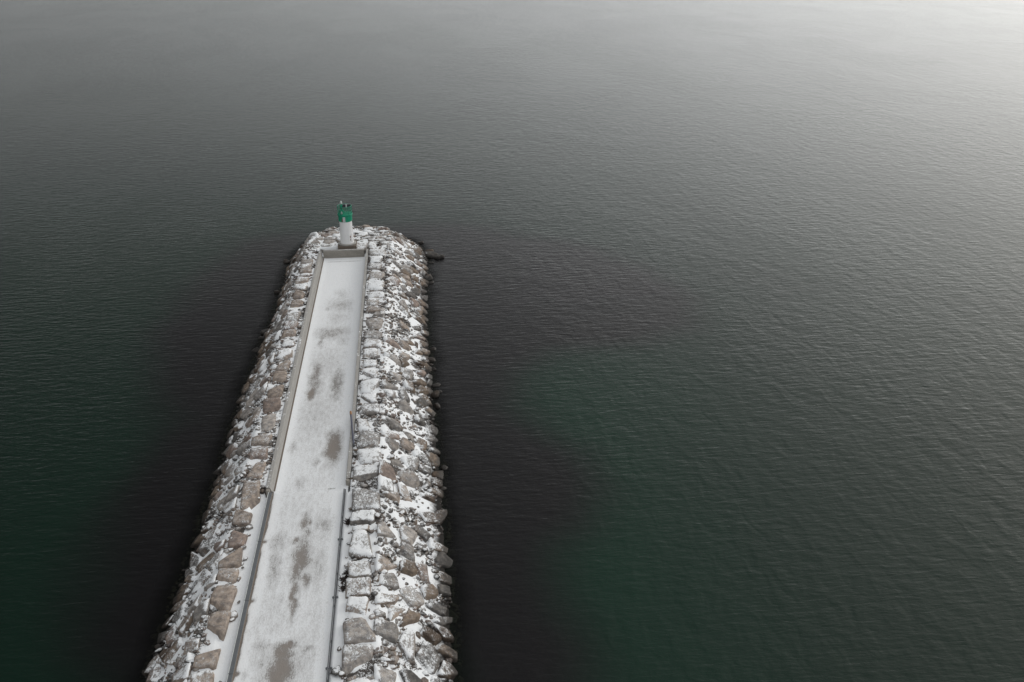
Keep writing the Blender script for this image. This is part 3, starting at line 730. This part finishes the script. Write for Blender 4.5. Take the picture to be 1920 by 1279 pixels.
# ------------------------------------------------------------------ lighthouse
tc = unp(651, 463, 1.1); TX, TY = float(tc[0]), float(tc[1])+.85
LH = bpy.data.objects.new('lighthouse', None); COL.objects.link(LH); LH.location = (TX, TY, 1.0)
tag(LH, 'small white cylindrical lighthouse with green gallery at the end of the pier', 'lighthouse')
q = MB(); q.box(-1.25, 1.25, -1.12, 1.2, -.8, .30, .03); q.build('base_block', M_FOOT, LH)
q = MB(); q.lathe([(1.18, .304), (1.2, .33), (1.2, .46), (1.12, .50), (.98, .515)], 56); q.build('base_ring', M_CONC, LH, True)
q = MB(); q.lathe([(.93, .50), (.90, .62), (.885, .9), (.84, 3.55)], 56); tw = q.build('tower_shaft', M_WHITE, LH, True)
q = MB(); q.lathe([(.855, 3.552), (.90, 3.60), (.93, 4.35), (1.0, 4.42), (1.0, 4.56), (.96, 4.60), (.4, 4.63)], 56); gb = q.build('gallery_drum', M_GREEN, LH, True)
q = MB(); q.box(-.165, .165, -1.035, -.86, 3.58, 4.30, .02); pn = q.build('vent_panel', M_PALE, gb); pn.location = (-.12, 0, 0)
q = MB(); q.box(-.09, .09, -.98, -.85, 3.66, 4.02, .01); r2 = q.build('rust_stain', M_RUST, gb); r2.rotation_euler.z = -.38
q = MB(); q.box(-.28, .28, -.905, -.84, .75, 1.9, .01); dr = q.build('access_door', M_WHITE, LH); dr.rotation_euler.z = .62
for (zz, w_) in ((1.35, .06), (.95, .035)):
    q = MB(); q.box(-w_, w_, -.935, -.90, zz, zz+.26, .008); q.build('rust_streak', M_RUST, dr)
NP = 10
for k in range(NP):
    a = 2*pi*(k+.5)/NP; q = MB(); q.tube([(.93*cos(a), .93*sin(a), 4.55), (.93*cos(a), .93*sin(a), 5.62)], .026, 8); q.build('railing_post', M_GREEN2, LH, True)
for z in (4.92, 5.28, 5.62):
    q = MB(); q.tube([(.93*cos(2*pi*i/40), .93*sin(2*pi*i/40), z) for i in range(40)], .024 if z < 5.5 else .034, 8, True); q.build('railing_hoop', M_GREEN2, LH, True)
for k in range(40):
    pass
q = MB()
for k in range(36):
    a = 2*pi*k/36; q.tube([(.93*cos(a), .93*sin(a), 4.58), (.93*cos(a), .93*sin(a), 5.60)], .009, 5)
q.build('railing_mesh', M_GREEN2, LH)
q = MB(); q.lathe([(.30, 4.61), (.30, 5.05), (.26, 5.10)], 24, (-.42, -.1, 0)); q.build('battery_drum', M_GREEN, LH, True)
q = MB(); q.tube([(-.42, .1, 4.6), (-.42, .1, 5.86)], .085, 12); q.box(-.62, -.22, -.05, .25, 5.30, 5.72, .02); mast = q.build('lantern_mast', M_GREEN, LH, True)
q = MB(); q.lathe([(.10, 5.85), (.15, 5.88), (.15, 5.93), (.13, 6.16), (.07, 6.25), (.02, 6.27)], 24, (-.42, .1, 0)); q.build('lantern', M_LENS, mast, True)
q = MB(); q.lathe([(.11, 4.66), (.14, 4.7), (.14, 4.92), (.06, 5.0)], 20, (-.40, -.66, 0)); q.build('small_lamp', M_PALE, LH, True)
# tilted solar panels carried on a frame on the right side, facing the viewer
q = MB(); q.tube([(.25, .15, 4.6), (.25, .15, 5.6)], .045, 10); q.tube([(-.28, .15, 5.62), (.80, .15, 5.62)], .03, 8); q.build('panel_frame', M_GREEN2, LH, True)
for x0, x1 in ((-.28, .16), (.34, .80)):
    q = MB(); q.box(x0, x1, -.03, .03, -.19, .19, .008); o = q.build('solar_panel', M_PANEL, LH); o.location = (0, -.03, 5.62); o.rotation_euler.x = radians(-22)
q = MB(); q.box(.163, .337, -.05, .02, -.28, .20, .01); o = q.build('panel_bracket', M_PALE, LH); o.location = (0, -.03, 5.62); o.rotation_euler.x = radians(-22)
q = MB(); q.box(-.30, .82, -.05, .05, .20, .24, .005); o = q.build('panel_cap', M_PALE, LH); o.location = (0, -.03, 5.62); o.rotation_euler.x = radians(-22)
